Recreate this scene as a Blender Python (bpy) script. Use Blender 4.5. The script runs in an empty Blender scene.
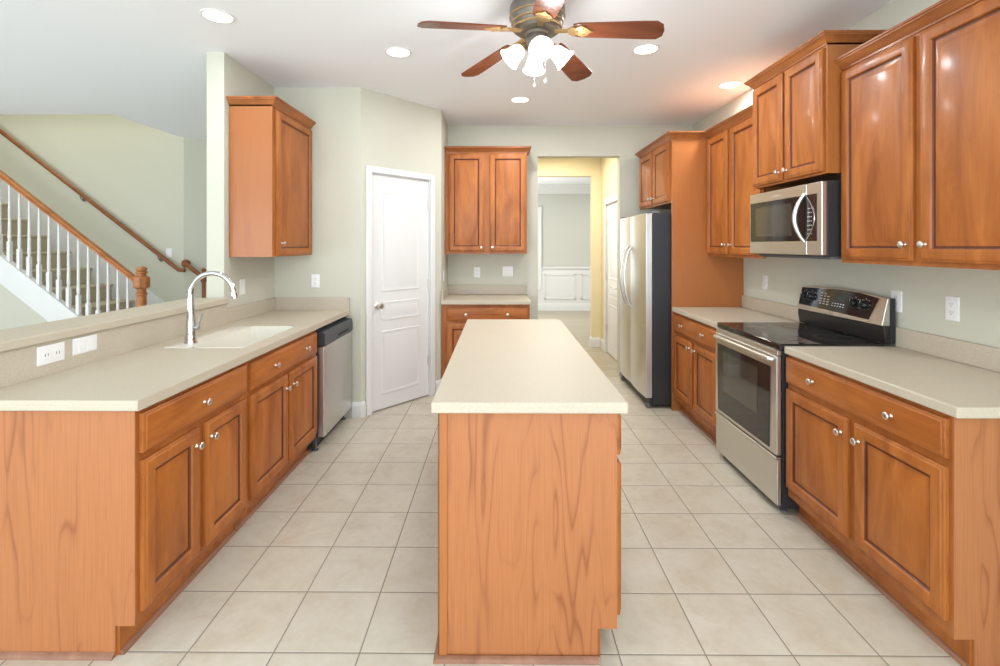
import bpy, bmesh, math, random
from math import sin, cos, pi, radians, sqrt, atan2, hypot
from mathutils import Vector, Matrix
random.seed(7)
S = bpy.context.scene
COL = S.collection
# ------------------------------------------------------------------ camera
FPX = 485.0; YAW = radians(0.4); HZ = 245.5
cam_d = bpy.data.cameras.new('camera'); cam = bpy.data.objects.new('camera', cam_d); COL.objects.link(cam)
cam_d.sensor_width = 36.0; cam_d.lens = FPX/1000*36; cam_d.clip_start = 0.05
cam.location = (0, 0, 1.475); cam.rotation_euler = (pi/2, 0, YAW)
cam_d.shift_x = (500-(499.5-FPX*math.tan(YAW)))/1000
cam_d.shift_y = -(333-HZ)/1000
S.camera = cam
# ------------------------------------------------------------------ world and light
w = bpy.data.worlds.new('daylight'); S.world = w; w.use_nodes = True
w.node_tree.nodes['Background'].inputs[0].default_value = (0.86, 0.93, 1.0, 1)
w.node_tree.nodes['Background'].inputs[1].default_value = 1.2
S.view_settings.view_transform = 'Standard'; S.view_settings.look = 'None'
S.view_settings.exposure = 0.39; S.view_settings.gamma = 1.0; S.view_settings.use_curve_mapping = False
def area(name, loc, rot, sx, sy, watts, col=(1, 1, 1), shape='RECTANGLE', spread=180):
    d = bpy.data.lights.new(name, 'AREA'); d.shape = shape; d.size = sx; d.size_y = sy
    d.energy = watts; d.color = col; d.spread = radians(spread)
    o = bpy.data.objects.new(name, d); COL.objects.link(o); o.location = loc; o.rotation_euler = rot
    return o
DAY = (0.82, 0.90, 1.0); XW = 2.12
# daylight through the three big windows in the wall behind the camera, then added side fills
for i, xc in enumerate((-5.2, -2.2, 0.7)):
    area("window_and_fill_daylight", (xc, -3.42, 1.3), (radians(120), 0, 0), 2.2, 2.2, 72, DAY)
area('window_and_fill_daylight', (-7.42, 0.6, 1.45), (radians(120), 0, radians(-90)), 3.4, 2.0, 165, DAY)  # added fill before the blank living-room wall, brightens right cabinet fronts and ceiling
area('window_and_fill_daylight', (XW, -1.5, 1.45), (radians(118), 0, radians(90)), 2.4, 2.0, 92, DAY)  # added fill in an invented right-wall opening, brightens the left cabinet fronts
area('dining_side_fill', (-0.35, 9.2, 1.5), (radians(90), 0, radians(-90)), 1.3, 1.7, 40, (0.97, 0.99, 1.0))  # added fill against the blank left wall of the dining room
area('dining_top_fill', (2.4, 9.3, 2.7), (0, 0, 0), 0.8, 0.8, 20, (1.0, 0.97, 0.92))  # added overhead fill for the dining room, no fixture there
area('hall_fill', (0.7, 6.3, 2.74), (0, 0, 0), 0.3, 0.3, 22, (1.0, 0.92, 0.78), 'DISK')  # added fill that brightens the hall, no fixture there
area('upstairs_fill', (-5.4, 5.5, 5.2), (0, 0, 0), 0.6, 0.6, 26, (1.0, 0.95, 0.85), 'DISK')  # added fill at the shaft top, brightens the stairwell

# ------------------------------------------------------------------ materials
def mat(name, col, rough=0.5, metal=0.0, coat=0.0, spec=0.5):
    m = bpy.data.materials.new(name); m.use_nodes = True
    b = m.node_tree.nodes['Principled BSDF']
    b.inputs['Base Color'].default_value = (*col, 1); b.inputs['Roughness'].default_value = rough
    b.inputs['Metallic'].default_value = metal
    b.inputs['Coat Weight'].default_value = coat; b.inputs['Coat Roughness'].default_value = 0.15
    b.inputs['Specular IOR Level'].default_value = spec
    return m
class NT:
    def __init__(s, m): s.t = m.node_tree; s.b = s.t.nodes['Principled BSDF']
    def n(s, kind, **kw):
        x = s.t.nodes.new(kind)
        for k, v in kw.items():
            if k in x.inputs: x.inputs[k].default_value = v
            else: setattr(x, k, v)
        return x
    def l(s, a, b): s.t.links.new(a, b)
    def math(s, op, a, b=None):
        x = s.t.nodes.new('ShaderNodeMath'); x.operation = op
        for i, v in enumerate((a, b)):
            if v is None: continue
            if isinstance(v, (int, float)): x.inputs[i].default_value = v
            else: s.l(v, x.inputs[i])
        return x.outputs[0]
    def ramp(s, fac, stops):
        r = s.t.nodes.new('ShaderNodeValToRGB'); s.l(fac, r.inputs[0])
        el = r.color_ramp.elements
        while len(el) < len(stops): el.new(0.5)
        for e, (p, c) in zip(el, stops): e.position = p; e.color = (*c, 1)
        return r.outputs[0]
    def mix(s, fac, a, b, blend='MIX'):
        x = s.t.nodes.new('ShaderNodeMix'); x.data_type = 'RGBA'; x.blend_type = blend
        for i, v in ((0, fac), (6, a), (7, b)):
            if isinstance(v, (int, float)): x.inputs[i].default_value = v
            elif isinstance(v, tuple): x.inputs[i].default_value = (*v, 1)
            else: s.l(v, x.inputs[i])
        return x.outputs[2]
def coords(N, scale, rnd=True):
    tc = N.n('ShaderNodeTexCoord'); mp = N.n('ShaderNodeMapping'); mp.inputs['Scale'].default_value = scale
    if rnd:
        oi = N.n('ShaderNodeObjectInfo'); cx = N.n('ShaderNodeCombineXYZ')
        N.l(N.math('MULTIPLY', oi.outputs['Random'], 13.7), cx.inputs[0]); N.l(N.math('MULTIPLY', oi.outputs['Random'], 7.3), cx.inputs[1])
        N.l(N.math('MULTIPLY', oi.outputs['Random'], 5.1), cx.inputs[2])
        ad = N.n('ShaderNodeVectorMath', operation='ADD'); N.l(tc.outputs['Object'], ad.inputs[0]); N.l(cx.outputs[0], ad.inputs[1])
        N.l(ad.outputs[0], mp.inputs[0])
    else: N.l(tc.outputs['Object'], mp.inputs[0])
    return mp.outputs[0]
def noise(N, vec, sc, det=3, rough=0.5, dist=0.0):
    x = N.n('ShaderNodeTexNoise'); x.inputs['Scale'].default_value = sc; x.inputs['Detail'].default_value = det
    x.inputs['Roughness'].default_value = rough; x.inputs['Distortion'].default_value = dist
    N.l(vec, x.inputs['Vector']); return x.outputs['Fac']
def stained(name, dark, mid, light, axis=2, rough=0.46, coat=0.10):
    "stained cherry doors: soft mottle drawn out along the grain, fine streaks"
    m = mat(name, mid, rough, coat=coat, spec=0.34); N = NT(m)
    a = [1.0, 1.0, 1.0]; a[axis] = 0.22
    v = coords(N, tuple(a))
    c = N.ramp(noise(N, v, 8.0, 4, 0.6, 0.8), [(0.3, dark), (0.5, mid), (0.72, light)])
    a = [1.0, 1.0, 1.0]; a[axis] = 0.03
    f = noise(N, coords(N, tuple(a)), 120, 2)
    c = N.mix(0.10, c, N.ramp(f, [(0.35, dark), (0.65, light)]))
    N.l(c, N.b.inputs['Base Color']); return m
def veneer(name, base, streak, light, axis=2, n=10.0, rough=0.42, coat=0.2):
    "orange cherry veneer with cathedral figure: level lines of a stretched noise"
    m = mat(name, base, rough, coat=coat); N = NT(m)
    a = [1.0, 1.0, 1.0]; a[axis] = 0.11
    nz = noise(N, coords(N, tuple(a)), 7.0, 2.2, 0.45, 0.25)
    fr = N.math('FRACT', N.math('MULTIPLY', nz, n))
    line = N.ramp(fr, [(0.0, (1, 1, 1)), (0.10, (0.35,)*3), (0.30, (0,)*3), (0.90, (0.10,)*3), (1.0, (1, 1, 1))])
    a = [1.0, 1.0, 1.0]; a[axis] = 0.05
    patch = noise(N, coords(N, tuple(a)), 10.0, 1)
    amt = N.math('MULTIPLY', line, N.ramp(patch, [(0.43, (0.08,)*3), (0.57, (0.85,)*3)]))
    a = [1.0, 1.0, 1.0]; a[axis] = 0.014
    f = noise(N, coords(N, tuple(a)), 260, 2)
    c = N.mix(0.27, base, N.ramp(f, [(0.33, streak), (0.52, base), (0.7, light)]))
    c = N.mix(amt, c, streak)
    N.l(c, N.b.inputs['Base Color']); return m
M = {}
M['door'] = stained('stained_cherry', (0.24, 0.064, 0.010), (0.36, 0.110, 0.019), (0.48, 0.162, 0.033))
M['drawer'] = stained('stained_cherry_crosswise', (0.245, 0.065, 0.010), (0.365, 0.110, 0.019), (0.485, 0.163, 0.033), axis=0)
M['groove_dark'] = stained('groove_glaze_and_shade', (0.085, 0.020, 0.006), (0.115, 0.029, 0.009), (0.15, 0.040, 0.012))  # dark glaze with the shade of the grooves put into its colour
M['frame'] = stained('cherry_face_frame', (0.25, 0.074, 0.014), (0.335, 0.102, 0.020), (0.42, 0.15, 0.035))
M['crown'] = stained('cherry_crown', (0.25, 0.074, 0.014), (0.32, 0.112, 0.035), (0.48, 0.162, 0.033), axis=0)
M['veneer'] = veneer('cherry_veneer', (0.42, 0.154, 0.050), (0.25, 0.072, 0.021), (0.465, 0.182, 0.066))
M['plainveneer'] = veneer('plain_cherry_veneer', (0.39, 0.132, 0.031), (0.33, 0.1, 0.021), (0.44, 0.155, 0.04), n=3.0)
M['oak'] = stained('orange_oak', (0.30, 0.10, 0.025), (0.44, 0.16, 0.045), (0.54, 0.22, 0.07), axis=0)
M['darkrail'] = stained('brown_oak', (0.17, 0.055, 0.018), (0.25, 0.085, 0.028), (0.32, 0.12, 0.04), axis=0)
M['shoe'] = stained('cherry_shoe_moulding', (0.19, 0.085, 0.045), (0.27, 0.125, 0.070), (0.34, 0.17, 0.10), axis=0)
M['bladewood'] = stained('fan_blade_wood', (0.10, 0.024, 0.009), (0.155, 0.040, 0.016), (0.21, 0.062, 0.027), axis=0, rough=0.25)
M['white'] = mat('white_trim_paint', (0.74, 0.74, 0.72), 0.35)
M['plate'] = mat('white_plastic', (0.82, 0.82, 0.80), 0.3)
M['slot'] = mat('outlet_slot', (0.10, 0.10, 0.10), 0.6)
M['hole'] = mat('dark_recess', (0.02, 0.02, 0.02), 0.8)
M['black'] = mat('black_enamel', (0.012, 0.013, 0.014), 0.28)
M['blackside'] = mat('black_textured_panel', (0.022, 0.024, 0.027), 0.45)
M['blackglass'] = mat('black_glass', (0.012, 0.012, 0.013), 0.05, spec=0.7)
M['ovenwindow'] = mat('oven_window_glass', (0.05, 0.045, 0.035), 0.06, spec=0.9)
M['dishctrl'] = mat('dark_control_plastic', (0.035, 0.042, 0.052), 0.35)
M['nickel'] = mat('satin_nickel', (0.72, 0.69, 0.64), 0.28, 1.0)
M['chrome'] = mat('chrome', (0.62, 0.63, 0.64), 0.10, 1.0)
M['bronze'] = mat('aged_bronze', (0.20, 0.18, 0.15), 0.4, 0.7)
M['gold'] = mat('gilded_bronze', (0.55, 0.36, 0.16), 0.35, 0.85)
M['rubber'] = mat('grey_caster', (0.12, 0.12, 0.12), 0.6)
M['mark'] = mat('white_print', (0.62, 0.62, 0.58), 0.5)
def steel(name, col, axis, rough=0.33):
    m = mat(name, col, rough, 1.0); N = NT(m)
    a = [1.0, 1.0, 1.0]; a[axis] = 0.004
    f = noise(N, coords(N, tuple(a), False), 380, 1)
    N.l(N.ramp(f, [(0.3, tuple(c*0.995 for c in col)), (0.7, tuple(min(1, c*1.005) for c in col))]), N.b.inputs['Base Color'])
    r = N.n('ShaderNodeMapRange'); N.l(f, r.inputs[0]); r.inputs[3].default_value = rough-0.004; r.inputs[4].default_value = rough+0.004
    N.l(r.outputs[0], N.b.inputs['Roughness']); return m
M['steel'] = steel('brushed_stainless', (0.65, 0.65, 0.615), 0)
M['steelv'] = steel('brushed_stainless_upright', (0.66, 0.655, 0.635), 2)
def paint(name, col, rough=0.75):
    m = mat(name, col, rough, spec=0.3); N = NT(m)
    f = noise(N, coords(N, (1, 1, 1), False), 90, 2)
    bp = N.n('ShaderNodeBump'); bp.inputs['Strength'].default_value = 0.06; bp.inputs['Distance'].default_value = 0.004
    N.l(f, bp.inputs['Height']); N.l(bp.outputs[0], N.b.inputs['Normal']); return m
M['wall'] = paint('sage_cream_paint', (0.575, 0.568, 0.470))
M['wallstair'] = paint('sage_stair_paint', (0.62, 0.615, 0.50))
M['wallhall'] = paint('yellow_hall_paint', (0.78, 0.685, 0.455))
M['walldining'] = paint('grey_dining_paint', (0.56, 0.56, 0.50))
M['ceiling'] = paint('white_ceiling_paint', (0.90, 0.925, 0.95))
def solid_surface(name, a, b, c):
    m = mat(name, b, 0.48, coat=0.04); N = NT(m)
    v = coords(N, (1, 1, 1), False)
    f = noise(N, v, 260, 2, 0.7); g = noise(N, v, 3, 2)
    k = N.ramp(f, [(0.34, a), (0.5, b), (0.66, c)])
    k = N.mix(0.10, k, N.ramp(g, [(0.3, a), (0.7, c)]))
    N.l(k, N.b.inputs['Base Color']); return m
M['counter'] = solid_surface('beige_solid_surface', (0.475, 0.41, 0.30), (0.515, 0.455, 0.345), (0.55, 0.495, 0.395))
M['splash'] = solid_surface('beige_speckled_splash', (0.45, 0.385, 0.29), (0.51, 0.445, 0.345), (0.56, 0.50, 0.405))
M['sink'] = mat('biscuit_sink', (0.80, 0.775, 0.68), 0.22, coat=0.3)
def tile_mat():
    m = mat('cream_floor_tile', (0.6, 0.55, 0.42), 0.33); N = NT(m)
    tc = N.n('ShaderNodeTexCoord'); sx = N.n('ShaderNodeSeparateXYZ'); N.l(tc.outputs['Object'], sx.inputs[0])
    u = N.math('DIVIDE', N.math('ADD', sx.outputs[0], 0.506+0.3122*40), 0.3122)
    v = N.math('DIVIDE', N.math('ADD', sx.outputs[1], -1.752+0.3082*40), 0.3082)
    def edge(t):
        f = N.math('FRACT', t); return N.math('MINIMUM', f, N.math('SUBTRACT', 1.0, f))
    e = N.math('MINIMUM', edge(u), edge(v))
    cx = N.n('ShaderNodeCombineXYZ'); N.l(N.math('FLOOR', u), cx.inputs[0]); N.l(N.math('FLOOR', v), cx.inputs[1])
    wn = N.n('ShaderNodeTexWhiteNoise', noise_dimensions='2D'); N.l(cx.outputs[0], wn.inputs['Vector'])
    # each tile has its own cut of the mottle
    sh = N.n('ShaderNodeVectorMath', operation='MULTIPLY_ADD'); N.l(wn.outputs['Color'], sh.inputs[0])
    sh.inputs[1].default_value = (9, 9, 9); N.l(tc.outputs['Object'], sh.inputs[2])
    n1 = noise(N, sh.outputs[0], 6.5, 5, 0.62, 0.4); n2 = noise(N, sh.outputs[0], 28, 4, 0.6)
    c = N.ramp(n1, [(0.30, (0.46, 0.395, 0.295)), (0.5, (0.545, 0.50, 0.405)), (0.72, (0.585, 0.545, 0.46))])
    c = N.mix(0.25, c, N.ramp(n2, [(0.3, (0.47, 0.40, 0.29)), (0.6, (0.585, 0.545, 0.455))]))
    c = N.mix(N.math('MULTIPLY', wn.outputs['Value'], 0.16), c, (0.48, 0.41, 0.30))
    g = N.ramp(e, [(0.0060, (1, 1, 1)), (0.0095, (0, 0, 0))])
    c = N.mix(g, c, (0.21, 0.18, 0.135)); N.l(c, N.b.inputs['Base Color'])
    h = N.ramp(e, [(0.006, (0, 0, 0)), (0.022, (1, 1, 1))])
    bp = N.n('ShaderNodeBump'); bp.inputs['Strength'].default_value = 0.35; bp.inputs['Distance'].default_value = 0.003
    N.l(N.math('ADD', h, N.math('MULTIPLY', n2, 0.25)), bp.inputs['Height']); N.l(bp.outputs[0], N.b.inputs['Normal'])
    r = N.n('ShaderNodeMapRange'); N.l(g, r.inputs[0]); r.inputs[3].default_value = 0.34; r.inputs[4].default_value = 0.85
    N.l(r.outputs[0], N.b.inputs['Roughness']); return m
M['tile'] = tile_mat()
def plank_mat():
    m = mat('pale_wood_planks', (0.4, 0.34, 0.24), 0.32); N = NT(m)
    br = N.n('ShaderNodeTexBrick'); v = coords(N, (1, 1, 1), False); N.l(v, br.inputs['Vector'])
    br.offset = 0.37; br.inputs['Scale'].default_value = 1.0; br.inputs['Brick Width'].default_value = 1.2; br.inputs['Row Height'].default_value = 0.125
    br.inputs['Mortar Size'].default_value = 0.003; br.inputs['Color1'].default_value = (0.36, 0.30, 0.20, 1)
    br.inputs['Color2'].default_value = (0.46, 0.40, 0.29, 1); br.inputs['Mortar'].default_value = (0.20, 0.16, 0.11, 1)
    f = noise(N, coords(N, (0.15, 3, 1), False), 20, 3)
    N.l(N.mix(0.3, br.outputs[0], N.ramp(f, [(0.3, (0.30, 0.25, 0.17)), (0.7, (0.48, 0.42, 0.31))])), N.b.inputs['Base Color']); return m
M['plank'] = plank_mat()
def carpet_mat():
    m = mat('tan_carpet', (0.45, 0.38, 0.26), 0.95, spec=0.1); N = NT(m)
    f = noise(N, coords(N, (1, 1, 1), False), 160, 3, 0.7)
    N.l(N.ramp(f, [(0.3, (0.46, 0.39, 0.27)), (0.7, (0.70, 0.61, 0.45))]), N.b.inputs['Base Color'])
    bp = N.n('ShaderNodeBump'); bp.inputs['Strength'].default_value = 0.6; bp.inputs['Distance'].default_value = 0.006
    N.l(f, bp.inputs['Height']); N.l(bp.outputs[0], N.b.inputs['Normal']); return m
M['carpet'] = carpet_mat()
def glow(name, col, e, base=(0.9, 0.9, 0.88)):
    m = mat(name, base, 0.4); b = m.node_tree.nodes['Principled BSDF']
    b.inputs['Emission Color'].default_value = (*col, 1); b.inputs['Emission Strength'].default_value = e; return m
M['lens'] = glow('lit_downlight_lens', (1.0, 0.99, 0.97), 3.0)
M['shade'] = glow('lit_frosted_glass', (1.0, 0.95, 0.86), 1.1)
M['bulb'] = glow('lit_bulb', (1.0, 0.93, 0.8), 8.0)
M['daylit'] = glow('bright_window', (0.93, 0.97, 1.0), 1.6)
M['led'] = mat('display_green', (0.03, 0.06, 0.05), 0.1)

# ------------------------------------------------------------------ mesh building
class MB:
    def __init__(s): s.v = []; s.f = []; s.m = []
    def add(s, vs, fs, mi=0, T=None):
        o = len(s.v)
        s.v += [tuple(T @ Vector(p)) if T else tuple(p) for p in vs]
        for f in fs: s.f.append([i+o for i in f]); s.m.append(mi)
        return s
    def box(s, x0, y0, z0, x1, y1, z1, mi=0, T=None):
        x0, x1 = sorted((x0, x1)); y0, y1 = sorted((y0, y1)); z0, z1 = sorted((z0, z1))
        vs = [(x0,y0,z0),(x1,y0,z0),(x1,y1,z0),(x0,y1,z0),(x0,y0,z1),(x1,y0,z1),(x1,y1,z1),(x0,y1,z1)]
        return s.add(vs, [(0,3,2,1),(4,5,6,7),(0,1,5,4),(1,2,6,5),(2,3,7,6),(3,0,4,7)], mi, T)
    def prism(s, poly, d0, d1, axis='z', mi=0, T=None):
        "polygon extruded along an axis; poly coordinates are the two other axes in order"
        def P(a, b, d): return {'z': (a, b, d), 'y': (a, d, b), 'x': (d, a, b)}[axis]
        n = len(poly); vs = [P(a, b, d0) for a, b in poly]+[P(a, b, d1) for a, b in poly]
        fs = [list(range(n))[::-1], list(range(n, 2*n))]+[(i, (i+1) % n, n+(i+1) % n, n+i) for i in range(n)]
        return s.add(vs, fs, mi, T)
    def lathe(s, prof, T=None, n=20, mi=0, caps=True):
        "prof: (radius, height) pairs about local z"
        vs = []; fs = []
        for r, h in prof:
            for k in range(n): a = 2*pi*k/n; vs.append((r*cos(a), r*sin(a), h))
        for j in range(len(prof)-1):
            for k in range(n): fs.append((j*n+k, j*n+(k+1) % n, (j+1)*n+(k+1) % n, (j+1)*n+k))
        if caps: fs.append(list(range(n))[::-1]); fs.append([(len(prof)-1)*n+k for k in range(n)])
        return s.add(vs, fs, mi, T)
    def tube(s, path, rad, n=12, mi=0, T=None, flat=1.0):
        path = [Vector(p) for p in path]; N = len(path)
        rads = rad if isinstance(rad, (list, tuple)) else [rad]*N
        vs = []; fs = []; up = None
        for i, p in enumerate(path):
            t = (path[min(i+1, N-1)]-path[max(i-1, 0)]).normalized()
            if up is None: up = Vector((0, 0, 1)) if abs(t.z) < 0.9 else Vector((1, 0, 0))
            a = (up-t*up.dot(t)).normalized(); b = t.cross(a); up = a
            for k in range(n):
                th = 2*pi*k/n; vs.append(p+(a*cos(th)+b*sin(th)*flat)*rads[i])
        for i in range(N-1):
            for k in range(n): fs.append((i*n+k, i*n+(k+1) % n, (i+1)*n+(k+1) % n, (i+1)*n+k))
        fs.append(list(range(n))[::-1]); fs.append([(N-1)*n+k for k in range(n)])
        return s.add(vs, fs, mi, T)
    def panel(s, x0, x1, z0, z1, y, prof, mis=None, T=None):
        "profiled door or panel facing -y: prof = (inset, height above y) loops, capped"
        vs = []; fs = []; ms = []
        for ins, h in prof: vs += [(x0+ins, y-h, z0+ins), (x1-ins, y-h, z0+ins), (x1-ins, y-h, z1-ins), (x0+ins, y-h, z1-ins)]
        for j in range(len(prof)-1):
            for k in range(4): fs.append((j*4+k, j*4+(k+1) % 4, j*4+4+(k+1) % 4, j*4+4+k)); ms.append(mis[j] if mis else 0)
        L = len(prof)*4-4
        fs.append((L, L+1, L+2, L+3)); ms.append(0); fs.append((3, 2, 1, 0)); ms.append(0)
        o = len(s.f); s.add(vs, fs, 0, T)
        for i, q in enumerate(ms): s.m[o+i] = q
        return s
    def sweep(s, path, prof, mi=0, z=0.0, T=None):
        "moulding along an open plan path; prof = (outward, up), outward is to the right of travel"
        n = len(path); P = [Vector((a, b)) for a, b in path]; vs = []; fs = []; k = len(prof)
        for i in range(n):
            d0 = (P[i]-P[i-1]).normalized() if i else None; d1 = (P[i+1]-P[i]).normalized() if i < n-1 else None
            n0 = Vector((d0.y, -d0.x)) if d0 else None; n1 = Vector((d1.y, -d1.x)) if d1 else None
            if n0 and n1:
                mm = (n0+n1).normalized(); mm = mm/max(0.2, mm.dot(n0))
            else: mm = n0 or n1
            for o, u in prof: vs.append((P[i].x+mm.x*o, P[i].y+mm.y*o, z+u))
        for i in range(n-1):
            for j in range(k): fs.append((i*k+j, i*k+(j+1) % k, (i+1)*k+(j+1) % k, (i+1)*k+j))
        fs.append(list(range(k))); fs.append([(n-1)*k+j for j in range(k)][::-1])
        return s.add(vs, fs, mi, T)
    def build(s, name, mats, parent=None, bevel=0.0, seg=2, smooth=40, loc=None, label=None):
        me = bpy.data.meshes.new(name); me.from_pydata([tuple(v) for v in s.v], [], s.f)
        mats = mats if isinstance(mats, (list, tuple)) else [mats]
        for m in mats: me.materials.append(m)
        for p, i in zip(me.polygons, s.m): p.material_index = min(i, len(mats)-1)
        bm = bmesh.new(); bm.from_mesh(me); bmesh.ops.recalc_face_normals(bm, faces=bm.faces); bm.to_mesh(me); bm.free()
        if smooth:
            for p in me.polygons: p.use_smooth = True
            me.set_sharp_from_angle(angle=radians(smooth))
        o = bpy.data.objects.new(name, me); COL.objects.link(o)
        if loc: o.location = loc
        if parent: o.parent = parent
        if label: o['label'] = label
        if bevel:
            b = o.modifiers.new('bevel', 'BEVEL'); b.width = bevel; b.segments = seg; b.limit_method = 'ANGLE'; b.angle_limit = radians(35)
            b.harden_normals = True
        return o
def thing(name, label, cat, loc=(0, 0, 0), rz=0.0, group=None):
    o = bpy.data.objects.new(name, None); o.empty_display_size = 0.1; COL.objects.link(o)
    o.location = loc; o.rotation_euler = (0, 0, rz); return tag(o, label, cat, group)
def tag(o, label, cat, group=None):
    o['label'] = label; o['category'] = cat
    if group: o['group'] = group
    return o
def struct(o, label=None):
    o['kind'] = 'structure'
    if label: o['label'] = label
    return o
def copy_thing(root, loc, label=None, rz=None):
    r = root.copy(); COL.objects.link(r); r.location = loc
    if rz is not None: r.rotation_euler = (0, 0, rz)
    if label: r['label'] = label
    for c in list(root.children):
        d = c.copy(); COL.objects.link(d); d.parent = r
        for g in list(c.children):
            e = g.copy(); COL.objects.link(e); e.parent = d
    return r
RX = lambda a: Matrix.Rotation(a, 4, 'X')
RY = lambda a: Matrix.Rotation(a, 4, 'Y')
RZ = lambda a: Matrix.Rotation(a, 4, 'Z')
TR = lambda *p: Matrix.Translation(p)

# ------------------------------------------------------------------ room shell
CEIL = 2.832; YB = 5.49; XR = 2.178; XL = -1.935; YL = 4.155
A = (-1.19, YL); B = (-0.585, 4.865)
DL = hypot(B[0]-A[0], B[1]-A[1]); DA = atan2(B[1]-A[1], B[0]-A[0])
def slab(name, x0, y0, z0, x1, y1, z1, m, label=None): return struct(MB().box(x0, y0, z0, x1, y1, z1).build(name, m, smooth=0), label)
slab('floor', -7.6, -3.6, -0.06, XR+0.15, 5.452, 0.0, M['tile'], 'cream square floor tiles with thin brown grout')
slab('floor_hall', -2.0, 5.452, -0.06, 4.2, 11.2, 0.0, M['plank'], 'pale wood plank floor beyond the doorway')
ce = MB(); ce.prism([(-7.6, -3.6), (4.2, -3.6), (4.2, 11.2), (-4.0, 11.2), (-4.0, 4.99), (-7.6, 4.99)], CEIL, CEIL+0.1)
struct(ce.build('ceiling', M['ceiling'], smooth=0), 'flat white ceiling')
wq = MB().box(XR, -0.3, 0, XR+0.12, YB+0.12, CEIL).box(XR, -3.6, 0, XR+0.12, -2.7, CEIL).box(XR, -2.7, 0, XR+0.12, -0.3, 0.4).box(XR, -2.7, 2.5, XR+0.12, -0.3, CEIL)
struct(wq.build('wall_right', M['wall'], smooth=0), 'sage cream wall behind the range')
wb = MB()   # rear wall with its doorway (one outline in x-z)
wb.prism([(-0.705, 0), (0.433, 0), (0.433, 2.485), (1.358, 2.485), (1.358, 0), (XR, 0), (XR, CEIL), (-0.705, CEIL)], YB, YB+0.12, 'y')
struct(wb.build('wall_back', M['wall'], smooth=0), 'sage cream end wall with the cased opening to the hall')
slab('wall_back_left', -2.058, YL, 0, A[0], YL+0.12, CEIL, M['wall'])
slab('wall_left', -2.058, 3.395, 0, XL, YL, CEIL, M['wall'], 'short wall stub behind the upper cabinet left of the door')
slab('wall_left_short', B[0]-0.12, B[1], 0, B[0], YB, CEIL, M['wall'])
# diagonal pantry wall, built with its door hole in its own plane: u along, z up
DT = TR(A[0], A[1], 0) @ RZ(DA)
D0, D1, DH = 0.108, 0.775, 2.107
dw = MB(); dw.prism([(0, 0), (D0-0.008, 0), (D0-0.008, DH+0.008), (D1+0.008, DH+0.008), (D1+0.008, 0), (DL, 0), (DL, CEIL), (0, CEIL)], 0, 0.11, 'y', T=DT)
struct(dw.build('wall_diagonal', M['wall'], smooth=0), 'angled wall of the corner pantry holding the white door')
pw = MB().box(-2.12, 1.735, 0, XL, 3.395, 1.066).build('wall_half', M['wall'], smooth=0); struct(pw, 'low wall behind the sink counter')
# hall and dining room beyond the doorway
YH = 7.07
wh = MB().prism([(-0.5, 0), (0.50, 0), (0.50, 2.488), (1.345, 2.488), (1.345, 0), (1.49, 0), (1.49, CEIL), (-0.5, CEIL)], YH, YH+0.12, 'y')
struct(wh.build('wall_hall_back', M['wallhall'], smooth=0), 'yellow hall wall with a wide opening to the dining room')
HX = 1.475
wr = MB().prism([(YB+0.12, 0), (5.955, 0), (5.955, 2.04), (6.705, 2.04), (6.705, 0), (YH, 0), (YH, CEIL), (YB+0.12, CEIL)], HX, HX+0.12, 'x')
struct(wr.build('wall_hall_right', M['wallhall'], smooth=0), 'yellow hall wall beside the half hidden white door')
slab('wall_hall_left', -0.62, YB+0.12, 0, -0.5, YH+0.12, CEIL, M['wallhall'])
slab('wall_dining_back', -0.5, 11.0, 0, 4.2, 11.12, CEIL, M['walldining'], 'grey dining room wall above white wainscot')
slab('wall_dining_right', 4.08, YH+0.12, 0, 4.2, 11.0, CEIL, M['walldining'])
dl = MB()   # dining left wall without opening, behind the added side fill
DX = -0.45
dl.prism([(YH+0.12, 0), (11.0, 0), (11.0, CEIL), (YH+0.12, CEIL)], DX-0.12, DX, 'x')
struct(dl.build('wall_dining_left', M['walldining'], smooth=0))
wn = thing('window_1', 'bright dining room window, a sliver of it past the doorway edge', 'window', (0.42, 10.999, 0.55)); wn['kind'] = 'structure'; del wn['category']
g = MB()
for x0, x1, z0, z1 in ((-0.53, -0.45, -0.08, 1.80), (0.45, 0.53, -0.08, 1.80), (-0.45, 0.45, 1.72, 1.80), (-0.45, 0.45, -0.08, 0.0)): g.box(x0, -0.045, z0, x1, -0.016, z1)
g.build('window_casing', M['white'], wn, 0.003)
g = MB().box(-0.45, -0.04, 0.0, -0.40, -0.017, 1.72).box(0.40, -0.04, 0.0, 0.45, -0.017, 1.72).box(-0.40, -0.04, 0.0, 0.40, -0.017, 0.05).box(-0.40, -0.04, 1.67, 0.40, -0.017, 1.72).box(-0.40, -0.04, 0.84, 0.40, -0.017, 0.88)
g.build('window_sash', M['white'], wn)
MB().box(-0.40, -0.030, 0.05, 0.40, -0.022, 1.67).build('window_pane', M['daylit'], wn)
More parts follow.
